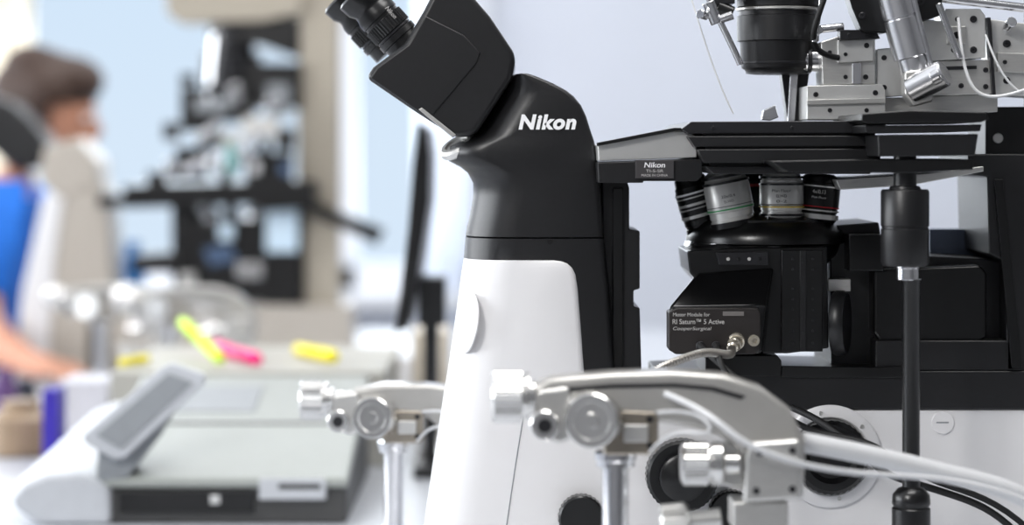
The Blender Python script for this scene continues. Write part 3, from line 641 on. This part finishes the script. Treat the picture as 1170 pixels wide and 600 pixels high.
lathe('foot',[(0,.22),(.02,.22),(.05,.04)],(-1.22,2.88,0.0),(0,0,1),legm,SB)

# ---------------- bench clutter ----------------
y0=0.63; fz=W(0,550,y0).z; x0=W(100,0,y0).x; x1=W(396,0,y0).x; xl_=W(2,0,y0).x
CT=root('bench_controller',((xl_+x1)/2,y0+0.2,0.75),'wide pale grey bench controller with sloping top and raised tilted display','instrument controller')
def wedge(name,x0,x1,prof,m,parent,bevel=0.004,**kw):
    bm=bmesh.new(); a=[bm.verts.new((x0,y,z)) for y,z in prof]; b=[bm.verts.new((x1,y,z)) for y,z in prof]; n=len(prof)
    bm.faces.new(a); bm.faces.new(b[::-1])
    for i in range(n): bm.faces.new((a[i],b[i],b[(i+1)%n],a[(i+1)%n]))
    return finish(bm2me(bm,name),name,parent,m,bevel=bevel,**kw)
wedge('housing',x0,x1,[(y0+0.004,.7505),(y0+.41,.7505),(y0+.41,.868),(y0+0.004,fz-0.006)],DGREY,CT)
GG=mat('grey_green_plastic',(152,156,152),0.45,0,0.02)
wedge('top_panel',x0-0.002,x1+0.002,[(y0-0.002,fz-.008),(y0+.412,.864),(y0+.412,.878),(y0-0.002,fz+0.004)],GG,CT)
def onslope(u0,u1,v0,v1,h,m,name):
    sl=(.878-fz-.004)/.414
    f=lambda v:fz+0.004+sl*(v+0.002)
    return wedge(name,x0+u0,x0+u1,[(y0+v0,f(v0)-.002),(y0+v1,f(v1)-.002),(y0+v1,f(v1)+h),(y0+v0,f(v0)+h)],m,CT,bevel=0.001)
onslope(0.04,0.26,0.20,0.206,0.0015,DGREY,'groove')
onslope(0.06,0.16,0.25,0.36,0.0015,GREYP,'display')
def lobe():
    bm=bmesh.new(); rings=[]
    for t in [i/8 for i in range(9)]:
        y=y0-0.006+0.36*t; rise=0.045*t; sh_=0.03*t
        xa=xl_+sh_+ (0.012 if t==0 else 0); xb=W(126,0,y0).x+sh_; z0_=.7505
        top=[(xa+0.004,.768),(xa,.780),(xa+0.012,.795),(xa+0.040,.806),(xa+0.075,.808),(xb-0.012,.800),(xb,.790)]
        pts=[(xa+0.03,z0_)]+[(x,z+rise) for x,z in top]+[(xb,z0_)]
        rings.append([bm.verts.new((x,y,z)) for x,z in pts])
    for A,Bq in zip(rings,rings[1:]):
        n=len(A)
        for i in range(n): bm.faces.new((A[i],A[(i+1)%n],Bq[(i+1)%n],Bq[i]))
    bm.faces.new(rings[0]); bm.faces.new(rings[-1][::-1])
    return finish(bm2me(bm,'side_lobe'),'side_lobe',CT,GREYL,bevel=0.007,seg=4)
lobe()
yk=y0-0.02
kp=prism('raised_display',[(94,498),(184,420),(196,415),(232,428),(234,438),(142,524),(130,525),(96,506)],yk,yk+0.018,GREYL,CT,bev=3)
prism('screen',[(110,497),(192,427),(220,437),(138,513)],yk-0.002,yk,GREYP,kp,bev=1)
prism('display_hinge',[(112,508),(196,436),(212,444),(180,500),(146,545),(110,552)],yk+0.018,yk+0.06,GREYP,kp,bev=2)
rect('label_plate',296,372,547,571,y0-0.004,y0+0.006,GREYL,CT,bev=1)
rect('label_print',318,366,553,559,y0-0.0048,y0-0.0035,DGREY,CT,bev=0)
rect('front_recess',136,290,562,586,y0-0.001,y0+0.006,BLK2,CT,bev=1)
rect('switch',240,251,566,576,y0-0.003,y0+0.002,SATIN,CT,bev=0.5)
dm=box('mouse_mat',-0.74,-0.47,0.35,0.54,0.7502,0.754,mat('navy_mat',(24,28,44),0.8)); tag(dm,'dark navy mat lying at the bench edge','mat')
pb=rect('reagent_box',48,66,446,tpy(1.1),1.1,1.16,mat('purple_blue',(50,34,160),0.5),bev=1); tag(pb,'small violet blue reagent box standing on bench','box')
jar=lathe('reagent_bottle',[(0,.04),(.004,.045),(.05,.045),(.06,.03),(.064,.026),(.075,.026)],(W(24,500,1.25).x,1.25,.7502),(0,0,1),mat('amber_tan',(150,128,104),0.4)); tag(jar,'tan plastic reagent bottle standing on the bench','bottle')
for px,yy,rr,hh,rgb,lab in ((6,1.75,.02,.07,(90,60,110),'small purple capped sample bottle on the bench'),(30,1.8,.018,.05,(30,34,50),'small dark sample bottle on the bench'),(118,1.62,.014,.05,(235,150,40),'small orange sample bottle on the bench'),(92,1.58,.014,.035,(60,64,70),'small dark sample bottle on the bench')):
    o=lathe('sample_bottle',[(0,rr*.9),(.003,rr),(hh*.7,rr),(hh*.78,rr*.6),(hh*.8,rr*.7),(hh,rr*.7)],(W(px,0,yy).x,yy,.7502),(0,0,1),mat('sample_%d_%d'%(rgb[0],rgb[1]),rgb,0.4),seg=24)
    tag(o,lab,'bottle','sample bottles on the far bench')
o=rect('tissue_box',66,122,436,tpy(1.35),1.35,1.47,mat('white_card',(200,200,208),0.6),bev=2); tag(o,'white paper tissue box on the bench','box')
yx=1.12
sb=prism('storage_box',[(126,425),(440,425),(440,tpy(yx)),(126,tpy(yx))],yx,yx+0.42,mat('pale_card',(176,174,166),0.6),bev=2); tag(sb,'low pale storage box with pens lying on top','box')
ztop=W(0,425,yx).z
def pen(xa,ya,xb,yb_,rgb,lab,lift=0.0,r=.0075):
    a=Vector((W(xa,0,ya).x,ya,ztop+r*1.15+0.0005)); b=Vector((W(xb,0,yb_).x,yb_,ztop+r*1.15+0.0005+lift)); d=b-a; L=d.length
    R_=root('highlighter_pen',(a+b)/2,lab,'highlighter pen','highlighter pens on the storage box')
    m_=mat('neon_%d_%d'%(rgb[0],rgb[2]),rgb,0.4,0,0.02,20,0)
    lathe('barrel',[(0,r*.8),(.003,r),(L*.6,r),(L*.61,r*.9)],a,d,m_,R_)
    lathe('cap',[(0,r*1.1),(L*.36,r*1.05),(L*.39,r*.8)],a+d.normalized()*L*0.61,d,m_,R_)
pen(252,1.20,208,1.34,(205,245,0),'neon yellow green highlighter pen leaning upward',lift=0.042)
pen(294,1.20,244,1.42,(255,20,130),'neon pink highlighter pen on the storage box',r=.0085)
pen(340,1.36,382,1.24,(250,235,20),'neon yellow highlighter pen on the storage box',r=.0085)
pen(138,1.18,168,1.24,(240,225,20),'small neon yellow highlighter pen on the storage box',r=.006)
cb=rect('card_box',470,512,380,tpy(1.45),1.45,1.6,mat('beige_card',(196,186,170),0.6),bev=1); tag(cb,'beige cardboard box standing on the bench','box')
ym=0.95
MO=root('computer_monitor',W(478,tpy(ym),ym)+Vector((0,0.2,0)),'black flat computer monitor seen edge on','computer monitor')
prism('screen_panel',[(478,140),(488,150),(491,180),(490,230),(478,310),(466,375),(450,380),(458,330),(466,260),(472,190)],ym,ym+0.3,BLK2,MO,bev=2)
rect('stand',478,508,318,372,ym+0.1,ym+0.2,BLK,MO)
rect('stand_neck',484,500,370,tpy(ym+.12),ym+0.12,ym+0.18,BLK,MO)
box('stand_base',W(470,0,ym).x,W(470,0,ym).x+0.06,ym+0.05,ym+0.25,0.7505,0.765,BLK,MO)
mg=lathe('mug',[(0,.034),(.004,.038),(.09,.038),(.09,.034),(.01,.033),(.01,0)],(W(452,0,1.75).x,1.75,.7505),(0,0,1),WHT); tag(mg,'white mug standing on the bench','mug')

# ---------------- lights, world, camera ----------------
wd=bpy.data.worlds.new('World'); sc.world=wd; wd.use_nodes=True
nt=wd.node_tree; bg=nt.nodes['Background']
tc=nt.nodes.new('ShaderNodeTexCoord'); sx=nt.nodes.new('ShaderNodeSeparateXYZ'); rp_=nt.nodes.new('ShaderNodeValToRGB')
nt.links.new(tc.outputs['Generated'],sx.inputs[0]); nt.links.new(sx.outputs['Z'],rp_.inputs['Fac'])
rp_.color_ramp.elements[0].color=(0.62,0.74,0.87,1); rp_.color_ramp.elements[0].position=0.0
rp_.color_ramp.elements[1].color=(0.48,0.67,0.89,1); rp_.color_ramp.elements[1].position=0.35
nt.links.new(rp_.outputs['Color'],bg.inputs['Color']); bg.inputs['Strength'].default_value=1.1
def area(name,loc,target,size,energy,col=(1,1,1),sy=None):
    l=bpy.data.lights.new(name,'AREA'); l.size=size; l.energy=energy; l.color=col
    if sy: l.shape='RECTANGLE'; l.size_y=sy
    o=bpy.data.objects.new(name,l); COL.objects.link(o); o.location=loc
    o.rotation_euler=(Vector(target)-Vector(loc)).to_track_quat('-Z','Y').to_euler(); return o
area('window_light',(-3.9,0.9,1.75),(0,0.9,1.2),4.6,180,(0.96,0.98,1.0),1.7)
area('window_light',(-1.5,4.45,1.75),(-1.0,0,1.0),2.6,65,(0.93,0.97,1.0),1.7)
area('overhead_fill',(0.3,-0.3,2.9),(0.3,-0.3,0),1.0,36,(1,0.985,0.97))  # added fill from above the microscope, no fixture modelled
area('overhead_fill',(-0.4,2.6,2.9),(-0.4,2.6,0),1.4,26,(1,0.98,0.96))  # added fill over the far bench, not a known lamp
area('overhead_fill',(1.9,3.0,2.9),(1.9,3.6,0),1.4,42,(0.96,0.98,1.0))  # light added to brighten the right part of the back wall
area('overhead_fill',(-1.3,-2.4,2.7),(0.0,0,1.0),0.7,46,(1,0.985,0.97))  # added front-left fill aimed at the near side of the microscope
cd=bpy.data.cameras.new('Camera'); cam=bpy.data.objects.new('Camera',cd); COL.objects.link(cam)
cam.location=(0,-D0,ZC); cam.rotation_euler=(math.radians(90),0,0)
cd.lens=85; cd.sensor_width=36; cd.shift_y=-130/1170
cd.dof.use_dof=True; cd.dof.focus_distance=D0-0.03; cd.dof.aperture_fstop=2.8
sc.camera=cam
sc.view_settings.view_transform='Standard'
